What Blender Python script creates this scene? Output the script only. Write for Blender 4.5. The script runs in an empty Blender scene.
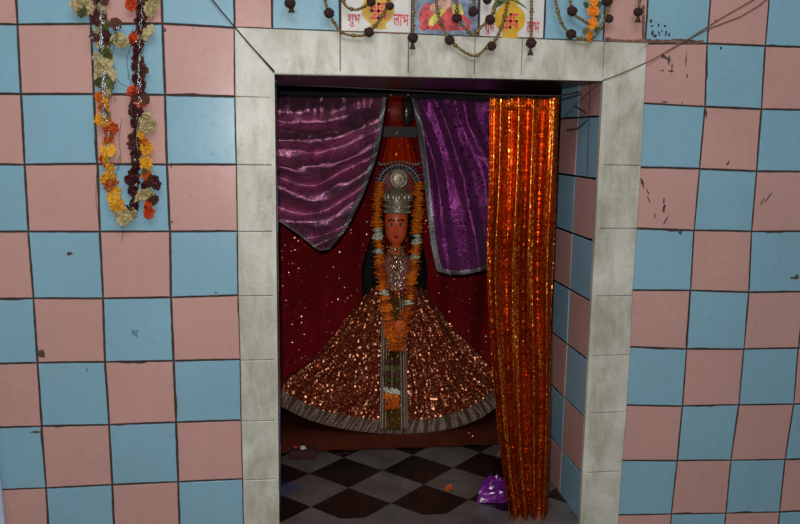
import bpy, math, random
from mathutils import Vector, Matrix, noise
random.seed(7)
C = bpy.context.scene.collection
PI = math.pi
# ------------------------------------------------------------------ camera
FOC = 801.2
ZO = 1.6                      # height of the door lintel line above the shrine floor
CAM = Vector((0.1741, -2.4704, -0.3014 + ZO))
def _rot(p, y, r):
    return (Matrix.Rotation(y, 3, 'Z') @ Matrix.Rotation(p, 3, 'X') @ Matrix.Rotation(r, 3, 'Y'))
R3 = _rot(-0.1578, -0.1320, -0.0139)
cam_d = bpy.data.cameras.new('camera'); cam = bpy.data.objects.new('camera', cam_d); C.objects.link(cam)
cam_d.sensor_width = 36; cam_d.lens = FOC * 36 / 800; cam_d.clip_start = 0.02
r_, f_, u_ = R3 @ Vector((1, 0, 0)), R3 @ Vector((0, 1, 0)), R3 @ Vector((0, 0, 1))
M = Matrix((r_, u_, -f_)).transposed().to_4x4(); M.translation = CAM
cam.matrix_world = M
bpy.context.scene.camera = cam
def ray(px, py):
    return R3 @ Vector(((px - 400) / FOC, 1, (262 - py) / FOC))
def at(px, py, Y):            # the place at depth Y seen at a pixel
    d = ray(px, py); return CAM + d * ((Y - CAM.y) / d.y)
def onz(px, py, z):
    d = ray(px, py); return CAM + d * ((z - CAM.z) / d.z)

# ------------------------------------------------------------------ materials
def nt(name):
    m = bpy.data.materials.new(name); m.use_nodes = True
    n = m.node_tree; b = n.nodes['Principled BSDF']; return m, n, b
def lin(c): return tuple(((x / 255) / 12.92 if x / 255 <= .04045 else ((x / 255 + .055) / 1.055) ** 2.4) for x in c) + (1,)
def N(n, t, **k):
    o = n.nodes.new(t)
    for a, v in k.items(): setattr(o, a, v)
    return o
def mixc(n, fac, a, b, mode='MIX'):
    m = N(n, 'ShaderNodeMix', data_type='RGBA', blend_type=mode)
    if isinstance(fac, (int, float)): m.inputs[0].default_value = fac
    else: n.links.new(fac, m.inputs[0])
    for i, v in ((6, a), (7, b)):
        if isinstance(v, tuple): m.inputs[i].default_value = v
        else: n.links.new(v, m.inputs[i])
    return m.outputs[2]
def ramp(n, src, stops):
    r = N(n, 'ShaderNodeValToRGB'); n.links.new(src, r.inputs[0])
    e = r.color_ramp.elements
    while len(e) < len(stops): e.new(.5)
    for q, (p, c) in zip(e, stops):
        q.position = p; q.color = c if isinstance(c, tuple) else (c, c, c, 1)
    return r.outputs[0]
def coords(n, scale=(1, 1, 1), kind='Object', rot=(0, 0, 0)):
    t = N(n, 'ShaderNodeTexCoord'); mp = N(n, 'ShaderNodeMapping')
    mp.inputs['Scale'].default_value = scale; mp.inputs['Rotation'].default_value = rot
    n.links.new(t.outputs[kind], mp.inputs[0]); return mp.outputs[0]
def noi(n, vec, scale, detail=4, rough=.55, dist=0):
    t = N(n, 'ShaderNodeTexNoise'); n.links.new(vec, t.inputs['Vector'])
    t.inputs['Scale'].default_value = scale; t.inputs['Detail'].default_value = detail
    t.inputs['Roughness'].default_value = rough; t.inputs['Distortion'].default_value = dist
    return t.outputs['Fac']
def bump(n, b, h, s, d=.002):
    k = N(n, 'ShaderNodeBump'); k.inputs['Strength'].default_value = s; k.inputs['Distance'].default_value = d
    n.links.new(h, k.inputs['Height']); n.links.new(k.outputs[0], b.inputs['Normal']); return k
def plain(name, rgb, rough=.5, metal=0, sheen=0, var=.15, nscale=60, bmp=.0):
    m, n, b = nt(name)
    v = coords(n); f = noi(n, v, nscale)
    c = lin(rgb); d = tuple(x * (1 - var * 2) for x in c[:3]) + (1,)
    e = tuple(min(1, x * (1 + var)) for x in c[:3]) + (1,)
    n.links.new(ramp(n, f, [(.3, d), (.7, e)]), b.inputs['Base Color'])
    b.inputs['Roughness'].default_value = rough; b.inputs['Metallic'].default_value = metal
    if sheen: b.inputs['Sheen Weight'].default_value = sheen
    if bmp: bump(n, b, f, bmp)
    return m
def tile_mat(name, rgb):
    m, n, b = nt(name)
    v = coords(n)
    big = noi(n, v, 3.0, 3); fine = noi(n, v, 40, 5, .7); spots = noi(n, v, 95, 2, .5)
    c = lin(rgb)
    base = mixc(n, big, tuple(x * .82 for x in c[:3]) + (1,), tuple(min(1, x * 1.1) for x in c[:3]) + (1,))
    base = mixc(n, ramp(n, fine, [(.45, 0.), (.8, .16)]), base, lin((110, 95, 80)))
    base = mixc(n, ramp(n, spots, [(.76, 0.), (.79, .8)]), base, lin((60, 45, 38)))
    streak = noi(n, coords(n, (30, 30, 2.5)), 1.0, 4, .6)
    base = mixc(n, ramp(n, streak, [(.5, 0.), (.8, .16)]), base, lin((150, 140, 125)))
    n.links.new(base, b.inputs['Base Color'])
    n.links.new(ramp(n, fine, [(.3, .2), (.7, .36)]), b.inputs['Roughness'])
    bump(n, b, big, .25, .004)
    return m
M_pink = tile_mat('pink_glazed_tile', (196, 149, 141))
M_blue = tile_mat('blue_glazed_tile', (131, 173, 191))
M_grout = plain('dark_grout', (62, 48, 40), .9, var=.25)
def marble_mat():
    m, n, b = nt('stained_marble'); v = coords(n)
    a = noi(n, v, 5, 6, .6, .6); s = noi(n, coords(n, (1, 1, .35)), 14, 6, .7, .3); f = noi(n, v, 90, 4)
    c = mixc(n, ramp(n, a, [(.3, 0.), (.7, 1.)]), lin((208, 205, 192)), lin((170, 166, 152)))
    c = mixc(n, ramp(n, s, [(.45, 0.), (.72, .8)]), c, lin((136, 126, 104)))
    c = mixc(n, ramp(n, f, [(.58, 0.), (.8, .3)]), c, lin((110, 98, 78)))
    n.links.new(c, b.inputs['Base Color']); b.inputs['Roughness'].default_value = .42
    bump(n, b, f, .35, .002); return m
M_marble = marble_mat()
def floor_mat():
    m, n, b = nt('checker_marble_floor')
    t = N(n, 'ShaderNodeTexCoord'); mp = N(n, 'ShaderNodeMapping', vector_type='TEXTURE')
    o = onz(346.2, 472, 0)           # centre of one black diamond
    mp.inputs['Location'].default_value = (o.x, o.y, 0)
    mp.inputs['Rotation'].default_value = (0, 0, PI / 4)
    n.links.new(t.outputs['Object'], mp.inputs[0])
    # square cells of .2 m, one centred at the origin
    ad = N(n, 'ShaderNodeVectorMath', operation='ADD'); n.links.new(mp.outputs[0], ad.inputs[0]); ad.inputs[1].default_value = (.1, .1, .1)
    ch = N(n, 'ShaderNodeTexChecker'); ch.inputs['Scale'].default_value = 5.0
    n.links.new(ad.outputs[0], ch.inputs['Vector'])
    ch.inputs['Color1'].default_value = (1, 1, 1, 1); ch.inputs['Color2'].default_value = (0, 0, 0, 1)
    v = coords(n); a = noi(n, v, 7, 6, .65, .8); f = noi(n, v, 50, 4)
    white = mixc(n, ramp(n, a, [(.35, 0.), (.7, 1.)]), lin((102, 95, 92)), lin((74, 67, 64)))
    black = mixc(n, a, lin((12, 11, 12)), lin((22, 20, 20)))
    c = mixc(n, ch.outputs['Color'], black, white)
    sx = N(n, 'ShaderNodeSeparateXYZ'); n.links.new(t.outputs['Object'], sx.inputs[0])
    lt = N(n, 'ShaderNodeMath', operation='LESS_THAN'); n.links.new(sx.outputs[1], lt.inputs[0]); lt.inputs[1].default_value = onz(400, 516, 0).y
    c = mixc(n, lt.outputs[0], c, white)
    # blue powder stain near the left jamb
    q = onz(287, 489, 0)
    di = N(n, 'ShaderNodeVectorMath', operation='DISTANCE'); n.links.new(t.outputs['Object'], di.inputs[0]); di.inputs[1].default_value = q
    md = N(n, 'ShaderNodeMath', operation='MULTIPLY_ADD'); n.links.new(a, md.inputs[0]); md.inputs[1].default_value = .11; n.links.new(di.outputs['Value'], md.inputs[2])
    c = mixc(n, ramp(n, md.outputs[0], [(.08, .75), (.13, 0.)]), c, lin((30, 62, 92)))
    c = mixc(n, ramp(n, f, [(.58, 0.), (.8, .35)]), c, lin((70, 55, 45)))
    n.links.new(c, b.inputs['Base Color']); b.inputs['Roughness'].default_value = .22
    return m
M_floor = floor_mat()
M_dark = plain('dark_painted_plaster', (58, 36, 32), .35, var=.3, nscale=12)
M_shade = plain('shade_darkened_wall', (22, 16, 16), .8, var=.3, nscale=10)  # shade behind the lintel, put into the wall and ceiling colour

def sequin_mat(name, cloth, seq, scale, size, rough=.28, density=1.0, tilt=.5, clothrough=.6, stretch=(1, 1, 1), cmetal=0):
    m, n, b = nt(name)
    v = coords(n, stretch)
    vo = N(n, 'ShaderNodeTexVoronoi'); vo.inputs['Scale'].default_value = scale; n.links.new(v, vo.inputs['Vector'])
    disk = N(n, 'ShaderNodeMath', operation='LESS_THAN'); n.links.new(vo.outputs['Distance'], disk.inputs[0]); disk.inputs[1].default_value = size
    sep = N(n, 'ShaderNodeSeparateColor'); n.links.new(vo.outputs['Color'], sep.inputs[0])
    dn = N(n, 'ShaderNodeMath', operation='LESS_THAN'); n.links.new(sep.outputs[0], dn.inputs[0]); dn.inputs[1].default_value = density
    mu = N(n, 'ShaderNodeMath', operation='MULTIPLY'); n.links.new(disk.outputs[0], mu.inputs[0]); n.links.new(dn.outputs[0], mu.inputs[1])
    mk = mu.outputs[0]
    nz = noi(n, coords(n), 9, 4)
    cl = lin(cloth); clo = mixc(n, nz, tuple(x * .55 for x in cl[:3]) + (1,), tuple(min(1, x * 1.3) for x in cl[:3]) + (1,))
    n.links.new(mixc(n, mk, clo, lin(seq)), b.inputs['Base Color'])
    me = N(n, 'ShaderNodeMath', operation='MULTIPLY'); n.links.new(mk, me.inputs[0]); me.inputs[1].default_value = .9 - cmetal
    ma = N(n, 'ShaderNodeMath', operation='ADD'); n.links.new(me.outputs[0], ma.inputs[0]); ma.inputs[1].default_value = cmetal
    n.links.new(ma.outputs[0], b.inputs['Metallic'])
    n.links.new(mixc(n, mk, (clothrough,) * 3 + (1,), (rough,) * 3 + (1,)), b.inputs['Roughness'])
    b.inputs['Specular IOR Level'].default_value = .12
    b.inputs['Specular Tint'].default_value = lin(tuple(min(255, x * 1.15) for x in cloth)) if cmetal else lin(seq)
    # each sequin lies at its own tilt
    g = N(n, 'ShaderNodeNewGeometry')
    sb = N(n, 'ShaderNodeVectorMath', operation='SUBTRACT'); n.links.new(vo.outputs['Color'], sb.inputs[0]); sb.inputs[1].default_value = (.5, .5, .5)
    sc = N(n, 'ShaderNodeVectorMath', operation='SCALE'); n.links.new(sb.outputs[0], sc.inputs[0])
    ms = N(n, 'ShaderNodeMath', operation='MULTIPLY'); n.links.new(mk, ms.inputs[0]); ms.inputs[1].default_value = tilt * 2
    n.links.new(ms.outputs[0], sc.inputs['Scale'])
    ad = N(n, 'ShaderNodeVectorMath', operation='ADD'); n.links.new(g.outputs['Normal'], ad.inputs[0]); n.links.new(sc.outputs[0], ad.inputs[1])
    no = N(n, 'ShaderNodeVectorMath', operation='NORMALIZE'); n.links.new(ad.outputs[0], no.inputs[0])
    n.links.new(no.outputs[0], b.inputs['Normal'])
    return m
M_skirt = sequin_mat('copper_sequin_cloth', (88, 30, 16), (236, 158, 118), 100, .46, .42, .82, .62, .5)
M_maroon = sequin_mat('maroon_cloth_with_sequins', (118, 17, 24), (236, 160, 140), 70, .24, .36, .4, .5, .85)
M_plinthc = sequin_mat('brown_red_cloth', (66, 30, 20), (220, 110, 70), 70, .22, .3, .12, .5, .6)
M_orange = sequin_mat('orange_gold_tissue', (176, 66, 14), (255, 176, 72), 260, .55, .32, .42, .19, .34, (1, 1, .6), .85)
for mm in (M_orange,):
    mm.node_tree.nodes['Principled BSDF'].inputs['Sheen Weight'].default_value = 0
def satin(name, rgb, hi):
    m, n, b = nt(name); v = coords(n)
    vo = N(n, 'ShaderNodeTexVoronoi'); vo.inputs['Scale'].default_value = 42; n.links.new(v, vo.inputs['Vector'])
    motif = ramp(n, vo.outputs['Distance'], [(.22, 1.), (.3, 0.)])
    f = noi(n, v, 220, 3)
    c = mixc(n, motif, lin(rgb), lin(hi)); c = mixc(n, ramp(n, f, [(.4, 0.), (.8, .4)]), c, lin((96, 20, 84)))
    n.links.new(c, b.inputs['Base Color']); b.inputs['Metallic'].default_value = .85
    b.inputs['Roughness'].default_value = .30; b.inputs['Sheen Weight'].default_value = .08
    b.inputs['Sheen Tint'].default_value = (1, .7, .9, 1)
    b.inputs['Specular Tint'].default_value = lin((150, 80, 130))
    bump(n, b, noi(n, v, 26, 6, .65, .8), .75, .010); return m
M_purple = satin('purple_satin', (186, 120, 150), (146, 84, 146))
M_purple2 = satin('purple_brocade', (138, 62, 126), (84, 26, 96)); M_purple2.node_tree.nodes['Principled BSDF'].inputs['Metallic'].default_value = .6
def metal(name, rgb, rough=.3, sc=300, st=.6):
    m, n, b = nt(name); v = coords(n); f = noi(n, v, sc, 3)
    c = lin(rgb); n.links.new(ramp(n, f, [(.35, tuple(x * .35 for x in c[:3]) + (1,)), (.65, c)]), b.inputs['Base Color'])
    b.inputs['Metallic'].default_value = .85; b.inputs['Roughness'].default_value = rough
    bump(n, b, f, st, .002); return m
M_silver = metal('silver_metal', (205, 192, 168), .4, 200, .4)
M_silver.node_tree.nodes['Principled BSDF'].inputs['Metallic'].default_value = .55
M_lace = metal('silver_lace', (170, 165, 170), .38, 160, 1.0)
M_lace.node_tree.nodes['Principled BSDF'].inputs['Metallic'].default_value = .5
M_hem = metal('silver_brown_border', (112, 84, 70), .42, 140, 1.0)
M_hem2 = metal('dull_silver_piping', (140, 118, 104), .45)
for q_ in (M_hem, M_hem2): q_.node_tree.nodes['Principled BSDF'].inputs['Metallic'].default_value = .4
M_gold = metal('gold_trim', (200, 164, 84), .34)
M_tinsel = metal('tinsel', (230, 232, 236), .2)
M_skin = plain('orange_painted_face', (226, 96, 52), .4, var=.08)
M_lips = plain('red_lips', (150, 20, 18), .35)
M_eye = plain('eye_white', (225, 210, 190), .3, var=.03)
M_black = plain('black_paint', (14, 11, 12), .4)
M_hair = plain('black_hair', (6, 6, 9), .75, nscale=150, bmp=.4)
M_hair.node_tree.nodes['Principled BSDF'].inputs['Specular IOR Level'].default_value = .2
M_blouse = sequin_mat('pink_silver_brocade', (140, 84, 76), (220, 200, 180), 230, .4, .3, .7, .5, .5)
M_panel = sequin_mat('dull_gold_brocade', (70, 46, 18), (190, 150, 70), 200, .35, .35, .4, .5, .6)
M_ocloth = sequin_mat('orange_red_cloth', (178, 42, 10), (240, 120, 40), 90, .3, .35, .2, .4, .5)
M_redcl = plain('red_cloth', (150, 28, 12), .55, var=.3, nscale=40)
M_rod = plain('dark_iron_wire', (50, 36, 32), .5, .4)
M_wireb = plain('black_cable', (30, 26, 24), .5)
M_wirebr = plain('brown_twine', (112, 84, 66), .8)
M_white = plain('white_painted_post', (176, 188, 208), .5, var=.05)
M_orangeF = plain('marigold_orange', (246, 134, 16), .65, var=.2, nscale=200)
M_orangeD = plain('marigold_dull_orange', (204, 92, 12), .65, var=.25, nscale=200)
M_yellowF = plain('marigold_yellow', (224, 160, 30), .65, var=.2, nscale=200)
M_creamF = plain('dried_cream_petals', (190, 172, 124), .75, var=.2, nscale=200)
M_brownF = plain('dried_brown_petals', (88, 46, 30), .8, var=.3, nscale=200)
M_maroonF = plain('dried_rose_petals', (70, 14, 20), .7, var=.3, nscale=200)
M_redF = plain('red_orange_petals', (206, 70, 20), .65, var=.2, nscale=200)
M_whiteF = plain('white_petals', (216, 212, 190), .6, var=.1, nscale=200)
M_leafF = plain('dried_leaf', (92, 96, 46), .7, var=.3, nscale=200)
M_pom = plain('dark_brown_pompom_wool', (54, 26, 24), .9, var=.3, nscale=300, bmp=.6)
M_bead = plain('olive_gold_beads', (132, 108, 60), .35, .35, var=.35, nscale=160)
M_cream = plain('cream_sticker_paper', (206, 200, 196), .45, var=.05, nscale=20)
M_ochre = plain('ochre_pot_print', (204, 158, 20), .45, var=.12, nscale=40)
M_redink = plain('red_ink', (206, 48, 66), .5, var=.08)
M_pinkink = plain('pink_red_print', (206, 66, 70), .45, var=.35, nscale=60)
M_bluegrey = plain('blue_grey_print', (122, 136, 160), .45, var=.3, nscale=50)
M_greenink = plain('green_leaf_print', (60, 104, 50), .5)
M_yellowink = plain('pale_yellow_print', (206, 198, 90), .45, var=.2)
M_beige = plain('beige_print', (196, 150, 128), .45, var=.3, nscale=80)
M_stain = plain('dark_stain', (78, 60, 52), .8)
M_bluestain = plain('blue_paint_drips', (30, 50, 76), .6)
M_cement = plain('brown_cement_smear', (120, 88, 72), .9, var=.3)
def plastic(name, rgb):
    m, n, b = nt(name); v = coords(n); f = noi(n, v, 30, 4, .7, 1)
    n.links.new(ramp(n, f, [(.3, lin(tuple(int(x * .6) for x in rgb))), (.7, lin(rgb))]), b.inputs['Base Color'])
    b.inputs['Roughness'].default_value = .25; b.inputs['Transmission Weight'].default_value = .15
    return m
M_bag = plastic('purple_plastic', (140, 38, 160))
M_darkred = plain('dark_red_print', (66, 14, 18), .85, var=.3)

# ------------------------------------------------------------------ mesh helpers
class MB:
    def __init__(s): s.v = []; s.f = []; s.m = []; s.sm = []
    def add(s, verts, faces, mi=0, smooth=False):
        o = len(s.v); s.v += [tuple(v) for v in verts]
        for f in faces: s.f.append([i + o for i in f]); s.m.append(mi); s.sm.append(smooth)
    def box(s, a, b, mi=0):
        x0, y0, z0 = a; x1, y1, z1 = b
        s.add([(x0, y0, z0), (x1, y0, z0), (x1, y1, z0), (x0, y1, z0), (x0, y0, z1), (x1, y0, z1), (x1, y1, z1), (x0, y1, z1)],
              [(0, 3, 2, 1), (4, 5, 6, 7), (0, 1, 5, 4), (1, 2, 6, 5), (2, 3, 7, 6), (3, 0, 4, 7)], mi)
    def slab(s, q, nrm, th, bev, mi=0):      # bevelled tile standing on quad q (counter-clockwise seen from nrm)
        q = [Vector(p) for p in q]; c = sum(q, Vector()) / 4; nrm = Vector(nrm)
        top = []
        for p in q:
            d = (c - p); d.normalize(); top.append(p + d * bev * 1.4 + nrm * th)
        mid = [p + nrm * (th - bev * .6) for p in q]
        v = q + mid + top
        f = [(8, 9, 10, 11)]
        for i in range(4):
            j = (i + 1) % 4; f += [(i, j, 4 + j, 4 + i), (4 + i, 4 + j, 8 + j, 8 + i)]
        s.add(v, f, mi)
    def tube(s, pts, rad, n=8, mi=0, flat=1.0, caps=True):
        pts = [Vector(p) for p in pts]; rads = rad if isinstance(rad, (list, tuple)) else [rad] * len(pts)
        vs = []; up = Vector((0, 1, 0))
        for i, p in enumerate(pts):
            t = (pts[min(i + 1, len(pts) - 1)] - pts[max(i - 1, 0)]).normalized()
            a = t.cross(up)
            if a.length < 1e-3: a = t.cross(Vector((1, 0, 0)))
            a.normalize(); b = a.cross(t).normalized()
            for k in range(n):
                an = 2 * PI * k / n; vs.append(p + a * math.cos(an) * rads[i] + b * math.sin(an) * rads[i] * flat)
        fs = []
        for i in range(len(pts) - 1):
            for k in range(n):
                k2 = (k + 1) % n; fs.append((i * n + k, i * n + k2, (i + 1) * n + k2, (i + 1) * n + k))
        if caps: fs += [tuple(range(n))[::-1], tuple((len(pts) - 1) * n + k for k in range(n))]
        s.add(vs, fs, mi, True)
    def ball(s, c, r, n=10, mi=0, sc=(1, 1, 1), jit=0):
        c = Vector(c); vs = []; m = max(4, n // 2 + 1)
        for i in range(m + 1):
            th = PI * i / m
            for k in range(n):
                ph = 2 * PI * k / n; rr = r * (1 + random.uniform(-jit, jit))
                vs.append(c + Vector((math.sin(th) * math.cos(ph) * sc[0], math.sin(th) * math.sin(ph) * sc[1], math.cos(th) * sc[2])) * rr)
        fs = []
        for i in range(m):
            for k in range(n):
                k2 = (k + 1) % n; fs.append((i * n + k, (i + 1) * n + k, (i + 1) * n + k2, i * n + k2))
        s.add(vs, fs, mi, True)
    def lathe(s, prof, c, n=24, mi=0, yf=1.0):
        c = Vector(c); vs = []
        for r, z in prof:
            for k in range(n):
                a = 2 * PI * k / n; vs.append(c + Vector((math.cos(a) * r, math.sin(a) * r * yf, z)))
        fs = []
        for i in range(len(prof) - 1):
            for k in range(n):
                k2 = (k + 1) % n; fs.append((i * n + k, i * n + k2, (i + 1) * n + k2, (i + 1) * n + k))
        fs += [tuple(range(n))[::-1], tuple((len(prof) - 1) * n + k for k in range(n))]
        s.add(vs, fs, mi, True)
    def build(s, name, mats, parent=None, solid=0, subsurf=0, loc=None):
        me = bpy.data.meshes.new(name)
        loc = Vector(loc) if loc is not None else None
        off = loc if loc is not None else Vector()
        if parent is not None: off = W(parent) + off if loc is not None else W(parent)
        me.from_pydata([tuple(Vector(v) - off) for v in s.v], [], s.f)
        if not isinstance(mats, (list, tuple)): mats = [mats]
        for m in mats: me.materials.append(m)
        me.polygons.foreach_set('material_index', s.m); me.polygons.foreach_set('use_smooth', s.sm)
        me.update()
        o = bpy.data.objects.new(name, me); C.objects.link(o)
        if loc is not None: o.location = loc
        if parent is not None: o.parent = parent
        if solid:
            k = o.modifiers.new('thickness', 'SOLIDIFY'); k.thickness = solid; k.offset = 0
        if subsurf:
            k = o.modifiers.new('smooth', 'SUBSURF'); k.levels = subsurf; k.render_levels = subsurf
        return o
def W(o):
    v = Vector(o.location)
    while o.parent: o = o.parent; v += Vector(o.location)
    return v
def tag(o, label=None, cat=None, group=None, kind=None):
    for k, v in (('label', label), ('category', cat), ('group', group), ('kind', kind)):
        if v: o[k] = v
    return o
def empty(name, loc, label, cat, group=None):
    o = bpy.data.objects.new(name, None); o.empty_display_size = .05; C.objects.link(o); o.location = loc
    return tag(o, label, cat, group)
def poly(pts, t):              # point along a polyline at 0..1 (by length)
    pts = [Vector(p) for p in pts]
    L = [0]
    for a, b in zip(pts, pts[1:]): L.append(L[-1] + (b - a).length)
    x = t * L[-1]
    for i in range(len(pts) - 1):
        if x <= L[i + 1] or i == len(pts) - 2:
            k = (x - L[i]) / max(1e-9, L[i + 1] - L[i]); k = min(1, max(0, k))
            p0 = pts[max(0, i - 1)]; p1 = pts[i]; p2 = pts[i + 1]; p3 = pts[min(len(pts) - 1, i + 2)]
            return .5 * ((2 * p1) + (p2 - p0) * k + (2 * p0 - 5 * p1 + 4 * p2 - p3) * k * k + (3 * p1 - p0 - 3 * p2 + p3) * k ** 3)
def coons(top, bot, left, right, s, t):
    T, B, L, Rr = poly(top, s), poly(bot, s), poly(left, t), poly(right, t)
    c = Vector(top[0]) * (1 - s) * (1 - t) + Vector(top[-1]) * s * (1 - t) + Vector(bot[0]) * (1 - s) * t + Vector(bot[-1]) * s * t
    return T * (1 - t) + B * t + L * (1 - s) + Rr * s - c
def patch(fn, nu, nv, s0=0, s1=1, t0=0, t1=1):
    b = MB(); v = []
    for j in range(nv + 1):
        for i in range(nu + 1):
            v.append(fn(s0 + (s1 - s0) * i / nu, t0 + (t1 - t0) * j / nv))
    f = [(j * (nu + 1) + i, (j + 1) * (nu + 1) + i, (j + 1) * (nu + 1) + i + 1, j * (nu + 1) + i + 1) for j in range(nv) for i in range(nu)]
    b.add(v, f, 0, True); return b
def nz(x, y, z=0.): return noise.noise(Vector((x, y, z)))

# ------------------------------------------------------------------ the tiled wall (hand laid, corner by corner)
Lm = [[(17.8,24.8),(91,24),(162.6,23.8),(235,28)],[(21.3,94.2),(94,94),(165,95),(235.5,96.7)],[(24.8,164.6),(97.7,164),(167,164.6),(237,164.6)],[(28.8,231.5),(100,231.5),(170,231.5),(238,231)],
[(33.7,298.3),(103.2,298.3),(171.2,297.3),(238.7,295.2)],[(37.8,362.7),(105.2,361.7),(173.7,360.7),(240.7,359.2)],[(41.8,426),(109.3,424.6),(176.2,422),(241.7,420)],[(46.3,487.6),(112.3,484.6),(178.3,481.6),(243.2,478.5)]]
Rm = [[(645,43.7),(707,43.7),(765,46)],[(642.6,103.3),(704.7,106.8),(761.3,109.2)],[(639,167.3),(699.2,168.8),(756.3,171.3)],[(635.2,228.4),(693.8,230.4),(751.4,231.4)],[(630.8,290.2),(690.2,290.2),(748.6,292.2)],[(628.8,346.6),(686.2,349),(743.6,349)],[(625.2,405),(682.1,406),(738.5,404.5),(793.4,404)],[(620.7,460.4),(677,460.4),(730.5,459.9),(784.9,459.4)],[(616.7,514.8),(671,513.8),(725.4,512.8),(779.3,511.8)]]
S = .2; WR = 1.2755
def corner(side, i, j):
    tab, x0 = (Lm, -3 * S) if side == 'L' else (Rm, WR)
    ii = min(max(i, 0), len(tab) - 1); jj = min(max(j, 0), len(tab[ii]) - 1)
    w = at(*tab[ii][jj], 0)
    return Vector((w.x + (j - jj) * S, 0, w.z - (i - ii) * S))
wb = MB()
G = .0050
def put_tile(b, q, mi, nrm=(0, -1, 0), th=.004):
    c = sum(q, Vector()) / 4
    q = [p + (c - p).normalized() * (G * .75 + random.uniform(-.0006, .0009)) for p in q]
    nv_ = Vector(nrm); th = th + random.uniform(-.0005, .0005); tl = [random.uniform(-.0011, .0011) for _ in range(2)]
    ring = []; K = 10; ch = random.random() < .35; cs = random.randrange(4 * K)
    for e in range(4):
        for k in range(K): ring.append(q[e].lerp(q[(e + 1) % 4], k / K))
    base = []; mid = []; top = []
    for i, p in enumerate(ring):
        j = random.uniform(0, .0011) if i % K else 0
        if ch and abs(i - cs) < 2 and i % K: j += random.uniform(.001, .003)
        d = c - p; d = d.normalized(); pp = p + d * j; w = pp - c
        tilt = tl[0] * (w.x + w.y) / .1 + tl[1] * w.z / .1
        base.append(pp); mid.append(pp + nv_ * (th - .0013 + tilt)); top.append(pp + d * .0015 + nv_ * (th + tilt))
    n_ = len(ring); f = [tuple(range(2 * n_, 3 * n_))]
    for i in range(n_):
        j = (i + 1) % n_; f += [(i, j, n_ + j, n_ + i), (n_ + i, n_ + j, 2 * n_ + j, 2 * n_ + i)]
    b.add(base + mid + top, f, mi)
def quad(side, i, j):
    return [corner(side, i + 1, j), corner(side, i + 1, j + 1), corner(side, i, j + 1), corner(side, i, j)]
for i in range(-5, 12):
    for j in range(-4, 3): put_tile(wb, quad('L', i, j), (i + j) % 2)
    for j in range(0, 6): put_tile(wb, quad('R', i, j), (i + j) % 2)
# course above the frame
xs_top = [corner('L', 0, 3).x, at(272, 29, 0).x, at(340, 31, 0).x, at(411.5, 33, 0).x, at(478, 35.5, 0).x, at(543.5, 38, 0).x, at(603, 42.5, 0).x, corner('R', 0, 0).x]
zl, zr = corner('L', 0, 3).z, corner('R', 0, 0).z
def ztop(x): return zl + (zr - zl) * (x - xs_top[0]) / (xs_top[-1] - xs_top[0])
cols_top = [0, 1, 0, 1, 0, 1, 0]
for i in range(-5, 0):
    for k in range(7):
        x0, x1 = xs_top[k], xs_top[k + 1]
        q = [Vector((x0, 0, ztop(x0) - (i + 1) * S)), Vector((x1, 0, ztop(x1) - (i + 1) * S)), Vector((x1, 0, ztop(x1) - i * S)), Vector((x0, 0, ztop(x0) - i * S))]
        put_tile(wb, q, (cols_top[k] + i + 1) % 2)
# wall body behind the tiles, with the doorway left open
XL_OUT, XR_OUT = corner('L', 0, 3).x, WR
OX0, OX1, OZ1 = .118, 1.130, ZO - .128       # opening
TH = .40
wb.box((-2.2, 0, -.8), (OX0 - .005, TH, ZO + 1.2), 2); wb.box((OX1 + .012, 0, -.8), (3.2, TH, ZO + 1.2), 2)
wb.box((OX0 - .005, 0, OZ1), (OX1 + .012, .28, ZO + 1.2), 2)
wall = tag(wb.build('wall_front', [M_pink, M_blue, M_grout]), kind='structure')
# marks on the tiles: children of the wall
def blob(b, px, py, rx, ry, rot=0, mi=0, Y=-.0046, n=14, jit=.35):
    c = at(px, py, Y); k = (c.y - CAM.y) / FOC; v = [c]
    for a in range(n):
        an = 2 * PI * a / n; r = 1 + random.uniform(-jit, jit)
        dx, dz = math.cos(an) * rx * r, math.sin(an) * ry * r
        x = dx * math.cos(rot) - dz * math.sin(rot); z = dx * math.sin(rot) + dz * math.cos(rot)
        v.append(c + Vector((x * k, random.uniform(0, .0001), z * k)))
    b.add(v, [(0, a + 1, (a + 1) % n + 1) for a in range(n)], mi)
sb = MB()
for a in [(651,21,1.3,1.8),(652,26,1.5,1),(658.5,25.5,1,2.2,.4),(665,26,1.4,1.1),(652.5,33,1.4,2.6),(655,36,2,1.8),(659,33.5,.8,2.5,.3),(666,33,.9,3),(669,35,1,2.2),(662,31,.7,1.5)]:
    blob(sb, *a)
sb2 = MB()
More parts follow.
